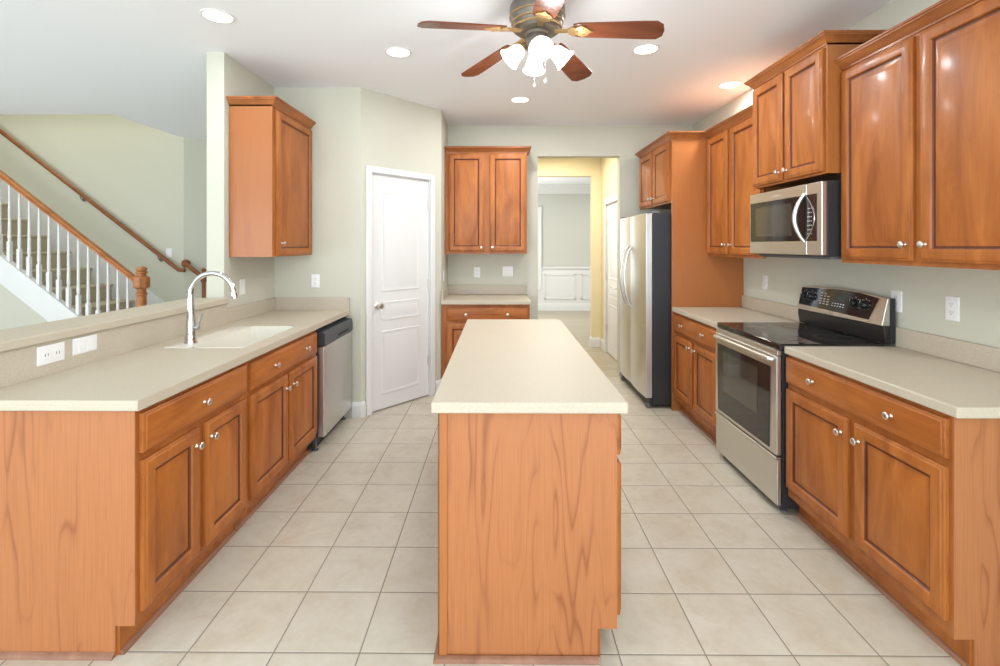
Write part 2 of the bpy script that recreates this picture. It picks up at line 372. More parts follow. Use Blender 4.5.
# wainscot: white lower wall, chair rail, two rows of picture-frame moulding, tall base, crown
wc = MB().box(-0.448, 10.985, 0, 4.05, 10.999, 0.94)
ws = struct(wc.build('trim_1', M['white'], smooth=0), 'white wainscot on the far dining room wall')
t = MB(); t.sweep([(0.96, 10.985), (4.05, 10.985)], [(0, 0), (0.018, 0), (0.034, 0.022), (0.034, 0.045), (0.012, 0.06), (0, 0.06)], z=0.935)
t.build('chair_rail', M['white'], ws)
t = MB(); t.sweep([(-0.44, 10.985), (4.05, 10.985)], [(0, 0), (0.022, 0), (0.022, 0.13), (0.01, 0.16), (0, 0.16)]); t.build('base_board', M['white'], ws)
t = MB()
for x0 in (1.02, 1.85, 2.68):
    for z0, z1 in ((0.26, 0.83),):
        for a in ((x0, z0, x0+0.70, z0+0.025), (x0, z1-0.025, x0+0.70, z1), (x0, z0, x0+0.025, z1), (x0+0.675, z0, x0+0.70, z1)): t.box(a[0], 10.968, a[1], a[2], 10.985, a[3])
t.build('panel_moulding', M['white'], ws)
t = MB(); t.sweep([(-0.44, 10.999), (4.07, 10.999)], [(0, 0), (0.012, 0), (0.03, 0.03), (0.09, 0.12), (0.12, 0.16), (0.12, 0.185), (0, 0.185)], z=CEIL-0.186)
struct(t.build('trim_2', M['white']), 'white crown moulding in the dining room')
# stair hall on the left
SY0, SY1, SXO = 4.99, 6.04, -4.0
sw = MB().box(-7.6, SY1, 0, -3.95, SY1+0.12, 5.3); struct(sw.build('wall_stair', M['wallstair'], smooth=0), 'tall sage wall carrying the wall handrail')
sa = MB(); sa.prism([(-3.95, SY1), (-3.3, SY1+0.39), (-3.3, SY1+0.51), (-3.95, SY1+0.12)], 0, CEIL); struct(sa.build('wall_stair_angle', M['wallstair'], smooth=0))
sb = MB().box(-3.3, SY1+0.39, 0, -0.7, SY1+0.51, CEIL); struct(sb.build('wall_living_back', M['wall'], smooth=0))
slab('wall_shaft_front', -7.6, SY0-0.1, CEIL+0.101, SXO+0.1, SY0, 5.3, M['wallstair'])
slab('wall_shaft_right', SXO, SY0, CEIL+0.101, SXO+0.1, SY1, 5.3, M['wallstair'])
slab('ceiling_upstairs', -7.6, SY0-0.1, 5.3, -3.9, SY1+0.12, 5.4, M['ceiling'])
# walls out of frame behind the camera, the rear one has window openings
slab('wall_living_left', -7.6, -3.6, 0, -7.48, SY1, CEIL+2.4, M['wall'])
rw = MB()
for x0, x1 in ((-7.48, -6.35), (-4.05, -3.35), (-1.05, -0.45), (1.85, XR)): rw.box(x0, -3.6, 0, x1, -3.48, CEIL)
for x0, x1 in ((-6.35, -4.05), (-3.35, -1.05), (-0.45, 1.85)): rw.box(x0, -3.6, 0, x1, -3.48, 0.3); rw.box(x0, -3.6, 2.6, x1, -3.48, CEIL)
struct(rw.build('wall_rear', M['wall'], smooth=0))
# baseboards
BBP = [(0, 0), (0.016, 0), (0.016, 0.105), (0.010, 0.125), (0.004, 0.132), (0, 0.132)]
def base(name, path, label=None): return struct(MB().sweep(path, BBP).build(name, M['white'], smooth=0), label)
dp = lambda u: (A[0]+cos(DA)*u, A[1]+sin(DA)*u)
base('baseboard_left', [(-1.262, YL), A, dp(0.038)], 'white baseboard beside the dishwasher')
base('baseboard_diagonal', [dp(0.848), B, (B[0], 4.886)])
base('baseboard_back', [(0.315, YB), (0.433, YB), (0.433, YB+0.12)])
base('baseboard_hall', [(1.345, YH+0.12), (1.345, YH), (HX, YH), (HX, 6.782)], 'white baseboard at the hall corner')

# ------------------------------------------------------------------ doors
THREE = [(0.115, 0.555, 1.055, 1.950), (0.115, 0.555, 0.795, 0.965), (0.115, 0.555, 0.140, 0.705)]
def panel_door(name, label, T_loc, rz, w, h, knob_right, lever=False, n_wall=0.11, cas=0.062, scale_h=1.0):
    "white three-panel door: slab facing local -y, casing on the wall face at y = 0"
    d = thing(name, label, 'door', T_loc, rz); d['kind'] = 'structure'; del d['category']
    sl = MB().box(0.003, 0.012, 0.012, w-0.003, 0.047, h-0.003).build('door_slab', M['white'], d, 0.002)
    for px0, px1, pz0, pz1 in THREE:
        k = w/0.67
        q = MB(); q.panel(px0*k, px1*k, pz0*h/2.095, pz1*h/2.095, 0.0125, [(0, 0), (0.010, -0.006), (0.016, -0.006), (0.030, -0.0005), (0.040, 0.0015)])
        # the moulded field rides just proud of the slab face
        q = MB(); q.panel(px0*k, px1*k, pz0*h/2.095, pz1*h/2.095, 0.012, [(0, 0), (0.004, 0.006), (0.012, 0.006), (0.020, 0.0015), (0.028, 0.0012), (0.046, 0.005)])
        q.build('door_panel', M['white'], d, label=None)
    c = MB(); pr = [(-0.012, 0.0), (0, 0.012), (0, 0)]
    for a in ((-cas, 0, -0.006, h+cas), (w+0.006, 0, w+cas, h+cas), (-0.006, h+0.006, w+0.006, h+cas)):
        c.box(a[0], -0.020, a[1], a[2], -0.0005, a[3])
    c.build('door_casing', M['white'], d, 0.006, 3)
    j = MB().box(-0.007, 0.0, 0, 0.002, n_wall, h+0.006).box(w-0.002, 0.0, 0, w+0.007, n_wall, h+0.006).box(0.002, 0.0, h-0.002, w-0.002, n_wall, h+0.006)
    j.build('door_jamb', M['white'], d)
    for z in (0.17*h, 0.525*h, 0.89*h):
        hx = 0.004 if knob_right else w-0.004
        hg = MB().box(hx-0.011, -0.004, z-0.045, hx+0.011, 0.0125, z+0.045)
        hg.lathe([(0.006, -0.048), (0.006, 0.048)], TR(hx, -0.008, z), 10); hg.build('hinge', M['nickel'], d)
    kx = w-0.065 if knob_right else 0.068; kz = 0.94
    kb = MB(); K = TR(kx, 0.012, kz) @ RX(pi/2)
    kb.lathe([(0.031, 0.0), (0.031, 0.006), (0.024, 0.011), (0.011, 0.014), (0.010, 0.034)], K)
    if lever:
        kb.tube([(kx, -0.026, kz), (kx, -0.036, kz), (kx-0.02, -0.042, kz), (kx-0.115, -0.042, kz-0.004)], [0.010, 0.011, 0.010, 0.008])
        kb.build('door_lever', M['nickel'], d)
    else:
        kb.lathe([(0.010, 0.034), (0.020, 0.039), (0.027, 0.048), (0.028, 0.056), (0.022, 0.066), (0.010, 0.070)], K)
        kb.build('door_knob', M['nickel'], d)
    return d
p0 = dp(D0)
panel_door('door_1', 'white three panel pantry door in the angled wall', (p0[0], p0[1], 0), DA, D1-D0, DH, False)
# hall door in the yellow right-hand wall: faces -X, hinges at the far end
panel_door('door_2', 'white hall door half hidden behind the refrigerator', (HX, 6.70, 0), -pi/2, 0.74, 2.032, True, True, 0.12, 0.085)

# ------------------------------------------------------------------ cabinets
DT_ = 0.020
DOORP = [(0, 0), (0, 0.013), (0.004, 0.0165), (0.010, 0.0175), (0.013, 0.0213), (0.016, 0.022), (0.049, 0.022), (0.053, 0.0205), (0.057, 0.013), (0.061, 0.0085), (0.069, 0.0080), (0.097, 0.0175), (0.103, 0.019)]
DOORM = [0, 0, 0, 0, 0, 0, 0, 0, 1, 1, 0, 0, 0]
DRWP = [(0, 0), (0, 0.013), (0.004, 0.0165), (0.010, 0.0175), (0.013, 0.0213), (0.016, 0.022)]
DRWM = [0, 0, 0, 0, 0, 0]
def knob(parent, x, z, y=-0.0222):
    k = MB(); k.lathe([(0.0085, 0), (0.0075, 0.003), (0.005, 0.006), (0.005, 0.013), (0.009, 0.0165), (0.0148, 0.020), (0.0155, 0.0235), (0.0135, 0.0265), (0.007, 0.0285)], TR(x, y, z) @ RX(pi/2), 16)
    return k.build('knob', M['nickel'], parent, label='satin nickel mushroom knob')
def door(parent, x0, x1, z0, z1, kx=None, kz=None):
    d = MB().panel(x0, x1, z0, z1, -0.0005, DOORP, DOORM).build('door', [M['door'], M['groove_dark']], parent)
    if kx is not None: knob(d, kx, kz)
    return d
def drawer(parent, x0, x1, z0, z1, ks):
    d = MB().panel(x0, x1, z0, z1, -0.0005, DRWP, DRWM).build('drawer', [M['drawer'], M['groove_dark']], parent)
    for k in ks: knob(d, k, (z0+z1)/2)
    return d
TOE = 0.11; TR_ = 0.070
def side_poly(d, top, y0=0.0): return [(y0, TOE), (y0, top), (d, top), (d, 0), (TR_, 0), (TR_, TOE)]
def base_cabinet(label, loc, rz, w, d, doors, drawers, end_left=False, end_right=False, group=None, top=0.885, open_top=False, shoe=True, back=False, toe_ends=(0, 0)):
    c = thing('base_cabinet', label, 'cabinet', loc, rz, group)
    b = MB(); b.prism(side_poly(d, top, 0.019), 0.0, 0.016, 'x'); b.prism(side_poly(d, top, 0.019), w-0.016, w, 'x')
    b.box(0.016, 0.019, TOE, w-0.016, d, TOE+0.016); b.box(0.016, d-0.01, TOE+0.016, w-0.016, d, top if not open_top else 0.6)
    if not open_top: b.box(0.016, 0.019, top-0.02, w-0.016, d-0.01, top)
    b.build('carcass', M['plainveneer'], c)
    xs = sorted(set([0.0, w])); f = MB()
    zt = top
    f.box(0, 0, TOE, w, 0.0185, doors[0][2]+0.012); f.box(0, 0, drawers[0][3]-0.012 if drawers else doors[0][3]-0.012, w, 0.0185, zt)
    lo = doors[0][2]+0.012; hi = (drawers[0][3]-0.012) if drawers else doors[0][3]-0.012
    f.box(0, 0, lo, doors[0][0]+0.012, 0.0185, hi); f.box(doors[-1][1]-0.012, 0, lo, w, 0.0185, hi)
    for p, q in zip(doors, doors[1:]): f.box(p[1]-0.012, 0, lo, q[0]+0.012, 0.0185, hi)
    if drawers:
        zb = drawers[0][2]; zd = doors[0][3]
        for p in doors: f.box(p[0]+0.012, 0, zd-0.012, p[1]-0.012, 0.0185, zb+0.012)
    f.build('face_frame', M['frame'], c)
    MB().box(toe_ends[0]+0.001, TR_-0.0005, 0, w-toe_ends[1]-0.001, TR_-0.010, TOE-0.001).build('toe_kick', M['door'], c)
    if shoe:
        s = MB(); s.sweep([(w-0.001, TR_-0.0105), (0.001, TR_-0.0105)][::-1], [(0, 0), (0.016, 0), (0.014, 0.008), (0.008, 0.014), (0, 0.018)]); s.build('shoe_moulding', M['shoe'], c)
    for (x0, x1, z0, z1, kx, kz) in doors: door(c, x0, x1, z0, z1, kx, kz)
    for (x0, x1, z0, z1, ks) in drawers: drawer(c, x0, x1, z0, z1, ks)
    e = MB(); any_ = False
    for on, xa, xb in ((end_left, -0.007, -0.0005), (end_right, w+0.0005, w+0.007)):
        if on: e.prism(side_poly(d, top), xa, xb, 'x'); any_ = True
    if any_:
        e.build('end_panel', M['veneer'], c, label='orange veneer end panel with cathedral grain')
        s = MB()
        for on, xa, sg in ((end_left, -0.0072, 1), (end_right, w+0.0072, -1)):
            if not on: continue
            pr = [(0, 0), (0.016, 0), (0.014, 0.008), (0.008, 0.014), (0, 0.018)]
            s.sweep([(xa, d), (xa, TR_)] if sg > 0 else [(xa, TR_), (xa, d)], [(-o, u) for o, u in pr] if False else pr)
        s.build('end_shoe_moulding', M['shoe'], c)
    return c
CRP = [(0, 0), (0.006, 0), (0.006, 0.010), (0.012, 0.013), (0.020, 0.026), (0.034, 0.040), (0.040, 0.043), (0.040, 0.050), (0.046, 0.052), (0.046, 0.062), (0, 0.062)]
def upper_cabinet(label, loc, rz, w, d, z0, zt, doors, crown_path, group=None, end_left=False, end_right=False, bottom_lip=True, fillerl=0.0):
    "loc z = 0; local front y = 0; zt = underside of the crown"
    c = thing('wall_cabinet', label, 'cabinet', (loc[0], loc[1], z0), rz, group)
    H = zt+0.020-z0
    b = MB().box(0, 0.019, 0.012, 0.016, d, H).box(w-0.016, 0.019, 0.012, w, d, H).box(0.016, 0.019, 0.012, w-0.016, d, 0.03).box(0.016, 0.019, H-0.016, w-0.016, d, H).box(0.016, d-0.008, 0.03, w-0.016, d, H-0.016)
    b.build('carcass', M['plainveneer'], c)
    f = MB(); D = [(p[0], p[1], p[2]-z0, p[3]-z0, p[4], None if p[5] is None else p[5]-z0) for p in doors]
    lo = D[0][2]+0.012; hi = D[0][3]-0.012
    f.box(0, 0, 0, w, 0.0185, lo); f.box(0, 0, hi, w, 0.0185, H)
    f.box(0, 0, lo, D[0][0]+0.012, 0.0185, hi); f.box(D[-1][1]-0.012, 0, lo, w, 0.0185, hi)
    for p, q in zip(D, D[1:]): f.box(p[1]-0.012, 0, lo, q[0]+0.012, 0.0185, hi)
    f.build('face_frame', M['frame'], c)
    for on, xa, xb in ((end_left, -0.006, -0.0005), (end_right, w+0.0005, w+0.006)):
        if on: MB().box(xa, 0.0, 0, xb, d, H).build('end_panel', M['veneer' if on == 2 else 'plainveneer'], c)
    for (x0, x1, a, bz, kx, kz) in D: door(c, x0, x1, a, bz, kx, kz)
    cr = MB(); cr.sweep(crown_path, CRP, z=zt-z0); cr.build('crown_moulding', M['crown'], c, smooth=35)
    return c

XF = -1.308   # left face-frame plane
left1 = base_cabinet('cherry base cabinet nearest on the left, with one knob on its drawer', (XF, 1.7365, 0), pi/2, 0.747, 0.626,
    [(0.016, 0.346, 0.146, 0.694, 0.314, 0.624), (0.390, 0.733, 0.146, 0.694, 0.422, 0.624)],
    [(0.014, 0.735, 0.722, 0.866, [0.3685])], end_left=True)
left2 = base_cabinet('cherry sink base cabinet with two knobs on its false drawer, beside the dishwasher', (XF, 2.488, 0), pi/2, 0.957, 0.626,
    [(0.030, 0.465, 0.146, 0.692, 0.430, 0.612), (0.490, 0.938, 0.146, 0.692, 0.532, 0.612)],
    [(0.030, 0.938, 0.718, 0.860, [0.285, 0.735])], open_top=True)
XFR = 1.575   # right face-frame plane, local x runs toward the camera
right_near = base_cabinet('cherry base cabinet between the range and the near right corner of the photo', (XFR, 2.657, 0), -pi/2, 0.959, 0.598,
    [(0.004, 0.470, 0.160, 0.698, 0.438, 0.626), (0.513, 0.948, 0.160, 0.698, 0.546, 0.626)],
    [(0.004, 0.950, 0.730, 0.868, [0.240, 0.722])], end_right=True)
right_far = base_cabinet('cherry base cabinet between the range and the tall refrigerator panel', (XFR-0.012, 4.338, 0), -pi/2, 0.906, 0.598,
    [(0.020, 0.418, 0.165, 0.690, 0.385, 0.640), (0.462, 0.870, 0.165, 0.690, 0.496, 0.640)],
    [(0.020, 0.870, 0.722, 0.864, [0.225, 0.655])])
back_base = base_cabinet('cherry base cabinet against the back wall, mostly hidden by the island', (-0.581, 4.852, 0), 0, 0.883, 0.63,
    [(0.056, 0.440, 0.146, 0.696, 0.405, 0.640), (0.482, 0.868, 0.146, 0.696, 0.517, 0.640)],
    [(0.056, 0.868, 0.722, 0.852, [0.247, 0.662])])
# island: doors on the right-hand long side (facing +X), veneered on the other three
isl = thing('island_cabinet', 'cherry kitchen island cabinet with an orange veneer end facing the camera', 'kitchen island', (0.419, 1.7365, 0), pi/2)
IW, ID = 1.82, 0.626
b = MB(); b.prism(side_poly(ID, 0.885, 0.019), 0.0, 0.016, 'x'); b.prism(side_poly(ID, 0.885, 0.019), IW-0.016, IW, 'x')
b.box(0.016, 0.019, TOE, IW-0.016, ID, TOE+0.016); b.box(0.016, ID-0.01, TOE+0.016, IW-0.016, ID, 0.885)
b.build('carcass', M['plainveneer'], isl)
idoors = [(0.012, 0.44), (0.466, 0.894), (0.926, 1.354), (1.380, 1.808)]
f = MB().box(0, 0, TOE, IW, 0.0185, 0.158).box(0, 0, 0.858, IW, 0.0185, 0.885).box(0, 0, 0.684, IW, 0.0185, 0.734)
for x0, x1 in ((0, 0.024), (0.428, 0.478), (0.882, 0.938), (1.342, 1.392), (1.796, IW)): f.box(x0, 0, 0.158, x1, 0.0185, 0.684); f.box(x0, 0, 0.734, x1, 0.0185, 0.858)
f.build('face_frame', M['frame'], isl)
MB().box(0.001, TR_-0.0005, 0, IW-0.001, TR_-0.010, TOE-0.001).build('toe_kick', M['door'], isl)
for i, (x0, x1) in enumerate(idoors):
    door(isl, x0, x1, 0.146, 0.696, x1-0.035 if i % 2 == 0 else x0+0.035, 0.64); drawer(isl, x0, x1, 0.722, 0.868, [(x0+x1)/2])
IP = [(0.0, TOE), (0.0, 0.885), (ID, 0.885), (ID, 0), (TR_, 0), (TR_, TOE)]
MB().prism(IP, -0.007, -0.0005, 'x').build('end_panel', M['veneer'], isl, label='orange cherry veneer end panel with cathedral grain')
MB().prism(IP, IW+0.0005, IW+0.007, 'x').build('end_panel', M['veneer'], isl)
MB().box(-0.007, ID+0.0005, 0.0, IW+0.007, ID+0.006, 0.885).build('back_panel', M['veneer'], isl)
MB().box(-0.0125, ID-0.021, 0.0, -0.0075, ID+0.011, 0.885).box(-0.0125, ID+0.0065, 0.0, 0.02, ID+0.011, 0.885).build('corner_trim', M['plainveneer'], isl, 0.0012)
s = MB(); s.sweep([(IW+0.007, ID+0.0115), (-0.013, ID+0.0115), (-0.013, TR_-0.004)], [(0, 0), (0.016, 0), (0.014, 0.008), (0.008, 0.014), (0, 0.018)]); s.build('shoe_moulding', M['shoe'], isl)

# wall cabinets
GU = None
XU = 1.868
upper_cabinet('large cherry wall cabinet at the right edge of the photo, nearest the camera', (XU, 2.655, 0), -pi/2, 0.990, 0.307, 1.382, 2.425,
    [(0.010, 0.466, 1.404, 2.414, 0.434, 1.480), (0.506, 0.976, 1.404, 2.414, 0.538, 1.480)], [(0, 0.0), (0.990, 0.0)], end_left=1)
upper_cabinet('cherry wall cabinet above the microwave, standing higher and deeper than its neighbours', (1.786, 3.418, 0), -pi/2, 0.757, 0.387, 1.870, 2.570,
    [(0.012, 0.368, 1.884, 2.558, 0.338, 1.938), (0.392, 0.744, 1.884, 2.558, 0.424, 1.938)], [(0, 0.387), (0, 0.0), (0.757, 0.0), (0.757, 0.387)], end_left=1, end_right=1)
upper_cabinet('tall cherry wall cabinet between the microwave and the refrigerator panel', (XU-0.010, 4.338, 0), -pi/2, 0.910, 0.315, 1.382, 2.425,
    [(0.016, 0.398, 1.404, 2.414, 0.368, 1.480), (0.446, 0.892, 1.404, 2.414, 0.475, 1.480)], [(0, 0.0), (0.910, 0.0)])
upper_cabinet('short cherry wall cabinet above the refrigerator', (1.542, 5.326, 0), -pi/2, 0.962, 0.634, 1.862, 2.425,
    [(0.030, 0.460, 1.880, 2.414, 0.430, 1.940), (0.490, 0.925, 1.880, 2.414, 0.520, 1.940)], [(0, 0.3), (0, 0.0), (0.986, 0.0), (0.986, 0.314)])
upper_cabinet('cherry wall cabinet with two glazed doors on the back wall beside the doorway', (-0.581, 5.16, 0), 0, 0.872, 0.326, 1.386, 2.462,
    [(0.042, 0.418, 1.411, 2.449, 0.390, 1.455), (0.477, 0.861, 1.411, 2.449, 0.505, 1.455)], [(-0.0, 0.0), (0.872, 0.0), (0.872, 0.326)])
upper_cabinet('cherry wall cabinet with one door, on the short wall above the sink counter', (-1.622, 3.455, 0), pi/2, 0.697, 0.306, 1.393, 2.470,
    [(0.042, 0.685, 1.398, 2.458, 0.100, 1.492)], [(0, 0.306), (0, 0.0), (0.697, 0.0)], end_left=1)
# tall finished panel that boxes in the refrigerator
MBp = MB().box(1.542, 4.341, 0.0, 2.176, 4.362, 2.445)
tag(MBp.build('refrigerator_end_panel', M['plainveneer'], bevel=0.001), 'tall flat cherry panel standing against the side of the refrigerator', 'panel')

# ------------------------------------------------------------------ countertops
CT0, CT1 = 0.8865, 0.926
def top_poly(m, poly, z0=CT0, z1=CT1): m.prism(poly, z0, z1); return m
def slab_with_hole(x0, x1, y0, y1, hx0, hx1, hy0, hy1, z0, z1):
    m = MB(); o = [(x0, y0), (x1, y0), (x1, y1), (x0, y1)]; h = [(hx0, hy0), (hx1, hy0), (hx1, hy1), (hx0, hy1)]
    vs = [(a, b, z) for z in (z0, z1) for ring in (o, h) for a, b in ring]; fs = []
    for k in range(4):
        j = (k+1) % 4
        fs += [(8+k, 8+j, 12+j, 12+k), (k, 4+k, 4+j, j), (k, j, 8+j, 8+k), (4+j, 4+k, 12+k, 12+j)]
    return m.add(vs, fs)
SKX0, SKX1, SKY0, SKY1 = -1.800, -1.375, 2.590, 3.280
SKB = -1.668   # bowl starts here; the faucet deck lies behind it
ctl = thing('countertop', 'long beige countertop around the sink, left side of the kitchen', 'countertop', (0, 0, CT0))
def shift(m, dz): m.v = [(a, b, c-dz) for a, b, c in m.v]; return m
shift(slab_with_hole(-1.913, -1.281, 1.707, 4.133, SKX0, SKX1, SKY0, SKY1, CT0, CT1), CT0).build('slab', M['counter'], ctl, 0.006, 3)
MB().box(-1.933, 1.738, 0.0005, -1.914, 3.394, 1.0645-CT0).build('tall_backsplash', M['splash'], ctl, 0.001, label='tall speckled splash rising to the raised bar')
MB().box(-1.933, 3.396, 0.0005, -1.914, 4.134, 1.030-CT0).build('side_splash', M['splash'], ctl, 0.003)
MB().box(-1.933, 4.1345, 0.0005, -1.283, 4.153, 1.030-CT0).build('rear_splash', M['splash'], ctl, 0.003)
ba = MB(); ba.prism([(-2.175, 1.70), (-1.896, 1.70), (-1.896, 3.393), (-2.175, 3.393)], 1.067, 1.108)
tag(ba.build('bar_top', M['counter'], bevel=0.008, seg=3), 'narrow raised beige bar ledge on the low wall behind the sink', 'bar ledge')
ci = MB().box(-0.240, 1.694, CT0, 0.451, 3.612, CT1); tag(ci.build('countertop', M['counter'], bevel=0.006, seg=3), 'long beige countertop lying on the kitchen island', 'countertop')
def wall_top(label, x0, y0, x1, y1, splash, base):
    c = thing('countertop', label, 'countertop', (0, 0, CT0))
    MB().box(x0, y0, 0, x1, y1, CT1-CT0).build('slab', M['counter'], c, 0.006, 3)
    for a in splash: MB().box(a[0], a[1], CT1-CT0+0.0005 if base else 0, a[2], a[3], a[4]-CT0).build('splash', M['splash'], c, 0.003)
    return c
wall_top('beige countertop right of the range, at the near right corner', 1.552, 1.655, 2.176, 2.657, [(2.156, 1.655, 2.176, 2.657, 1.030)], True)
wall_top('beige countertop between the range and the refrigerator panel', 1.538, 3.425, 2.176, 4.339, [(2.156, 3.425, 2.176, 4.339, 1.030)], True)
wall_top('short beige countertop on the back wall cabinet beyond the island', -0.583, 4.820, 0.312, 5.487, [(-0.583, 5.467, 0.300, 5.487, 1.030), (-0.583, 4.84, -0.564, 5.466, 1.030)], True)

# sink: rim just under the slab, tapered double wall bowl
sk = thing('sink', 'biscuit coloured undermount sink set in the left countertop', 'sink', ((SKB+SKX1)/2, (SKY0+SKY1)/2, 0.70))
hx, hy = (SKX1-SKB)/2-0.002, (SKY1-SKY0)/2-0.002
m = MB(); rings = [(1.0, 0.2285), (1.0, 0.19), (0.985, 0.06), (0.93, 0.025), (0.6, 0.018)]
def rr(hx, hy, r, z, n=6):
    out = []
    for cx, cy, a0 in ((hx-r, hy-r, 0), (-hx+r, hy-r, pi/2), (-hx+r, -hy+r, pi), (hx-r, -hy+r, 1.5*pi)):
        for k in range(n+1): a = a0+pi/2*k/n; out.append((cx+r*cos(a), cy+r*sin(a), z))
    return out
loops = [rr(hx*k, hy*k, 0.045, z) for k, z in rings] + []
outer = [rr(hx, hy, 0.045, 0.2285), rr(hx+0.0012, hy+0.0012, 0.045, 0.2285), rr(hx+0.0012, hy+0.0012, 0.045, 0.18), rr(hx*0.99, hy*0.99, 0.045, 0.008), rr(hx*0.6, hy*0.6, 0.045, 0.006)]
seq = loops[::-1]+outer[1:]; n = len(seq[0]); vs = [p for L in seq for p in L]
fs = [(i*n+k, i*n+(k+1) % n, (i+1)*n+(k+1) % n, (i+1)*n+k) for i in range(len(seq)-1) for k in range(n)]
fs.append(list(range(n))); fs.append([(len(seq)-1)*n+k for k in range(n)])
m.add(vs, fs); m.build('bowl', M['sink'], sk)
cxs = (SKB+SKX1)/2; MB().box(SKX0+0.001-cxs, -hy-0.001, 0.200, SKB-0.0015-cxs, hy+0.001, CT1-0.70+0.001).build('faucet_deck', M['sink'], sk, 0.003)
d = MB(); d.lathe([(0.042, 0.0183), (0.042, 0.021), (0.034, 0.021), (0.030, 0.0188)], TR(-0.03, 0.05, 0), 20); d.build('drain', M['chrome'], sk)

# faucet
fx, fy = -1.735, 2.715
fc = thing('faucet', 'chrome gooseneck kitchen faucet with side lever, behind the sink', 'faucet', (fx, fy, CT1+0.0015))
m = MB(); m.lathe([(0.033, 0), (0.033, 0.006), (0.029, 0.012), (0.0275, 0.05), (0.024, 0.12), (0.0175, 0.20), (0.0150, 0.26)], n=24); m.build('body', M['chrome'], fc)
pth = [(0, 0, 0.245)]; R = 0.122
for k in range(0, 21):
    a = pi-pi*0.97*k/20; pth.append((R+R*cos(a), 0.0, 0.272+R*sin(a)*0.98))
m = MB(); m.tube(pth, 0.0140, 16); sp = m.build('spout', M['chrome'], fc)
e1 = Vector(pth[-1]); dr = (e1-Vector(pth[-2])).normalized()
m = MB(); m.tube([e1-dr*0.004, e1+dr*0.006, e1+dr*0.020, e1+dr*0.034], [0.0145, 0.0165, 0.0175, 0.0165], 16); m.build('spray_head', M['chrome'], fc)
m = MB(); m.tube([(0.018, 0.0, 0.085), (0.046, -0.004, 0.085)], [0.013, 0.0125], 14); m.tube([(0.040, -0.003, 0.083), (0.050, -0.005, 0.115), (0.066, -0.008, 0.165)], [0.010, 0.0075, 0.0055], 10); m.build('lever_handle', M['chrome'], fc)

# ------------------------------------------------------------------ dishwasher (faces +X)
dwx, dwy = -1.285, 3.452
dwr = thing('dishwasher', 'stainless dishwasher with black control strip at the far end of the sink run', 'dishwasher', (dwx, dwy, 0), pi/2)
DWW = 0.676
MB().box(0.004, 0.02, 0.10, DWW-0.004, 0.60, 0.866).build('tub', M['blackside'], dwr)
MB().box(0.020, -0.028, 0.098, DWW-0.006, 0.0195, 0.748).build('door', M['steelv'], dwr, 0.006, 3)
q = MB(); q.prism([(0.0195, 0.752), (-0.030, 0.752), (-0.036, 0.762), (-0.034, 0.835), (-0.024, 0.856), (0.0195, 0.858)], 0.012, DWW-0.004, 'x'); q.build('control_panel', M['dishctrl'], dwr, 0.004, 2)
MB().box(0.30, -0.0385, 0.775, 0.55, -0.034, 0.790).build('pocket_handle', M['hole'], dwr, 0.002)
MB().box(0.004, 0.050, 0.006, DWW-0.004, 0.060, 0.096).build('kick_plate', M['blackside'], dwr)
for x in (0.03, DWW-0.03): MB().lathe([(0.016, 0), (0.016, 0.012), (0.006, 0.016), (0.006, 0.10)], TR(x, 0.035, 0), 12).build('levelling_foot', M['rubber'], dwr)

# ------------------------------------------------------------------ range (faces -X)
RY0, RW = 3.423, 0.762
rg = thing('range', 'stainless electric range with black glass cooktop between the right counters', 'stove', (1.546, RY0, 0), -pi/2)
MB().box(0.002, 0.0, 0.035, RW-0.002, 0.615, 0.899).build('body', M['blackside'], rg)
MB().box(0.0, -0.016, 0.900, RW, 0.56, 0.936).build('cooktop', M['blackglass'], rg, 0.006, 3, label='black glass cooktop')
dr_ = MB().box(0.005, -0.030, 0.322, RW-0.005, -0.001, 0.868).build('oven_door', M['steel'], rg, 0.006, 3)
MB().prism([(0.055, 0.345), (RW-0.075, 0.345), (RW-0.060, 0.800), (0.045, 0.800)], -0.0335, -0.0300, 'y').build('door_glass', M['blackglass'], dr_)
MB().prism([(0.135, 0.490), (0.565, 0.490), (0.565, 0.760), (0.135, 0.760)], -0.0350, -0.0336, 'y').build('oven_window', M['ovenwindow'], dr_)
h = MB(); h.tube([(0.045, -0.030, 0.842), (0.048, -0.048, 0.846), (0.10, -0.054, 0.848), (RW-0.10, -0.054, 0.848), (RW-0.048, -0.048, 0.846), (RW-0.045, -0.030, 0.842)], [0.013, 0.014, 0.014, 0.014, 0.014, 0.013], 12, flat=1.0); h.build('handle', M['steel'], dr_)
MB().box(0.006, -0.024, 0.870, RW-0.006, -0.001, 0.898).build('vent_strip', M['steel'], rg, 0.003)
dwm = MB().box(0.005, -0.026, 0.048, RW-0.005, -0.001, 0.298); dwm.box(0.005, -0.034, 0.298, RW-0.005, -0.001, 0.314); dwm.build('storage_drawer', M['steel'], rg, 0.005, 2)
for x in (0.04, RW-0.04):
    for y in (0.03, 0.56): MB().lathe([(0.018, 0), (0.018, 0.012), (0.008, 0.014), (0.008, 0.036)], TR(x, y, 0), 12).build('levelling_foot', M['rubber'], rg)
# burner circles
cooktop = [o for o in rg.children if o.name.startswith('cooktop')][0]
for x, y, r in ((0.19, 0.14, 0.10), (0.57, 0.14, 0.085), (0.19, 0.41, 0.075), (0.57, 0.41, 0.10)):
    MB().lathe([(r, 0.9361), (r, 0.9366), (r-0.004, 0.9366), (r-0.004, 0.9361)], TR(x, y, 0), 40, caps=False).build('burner_ring', M['dishctrl'], cooktop)
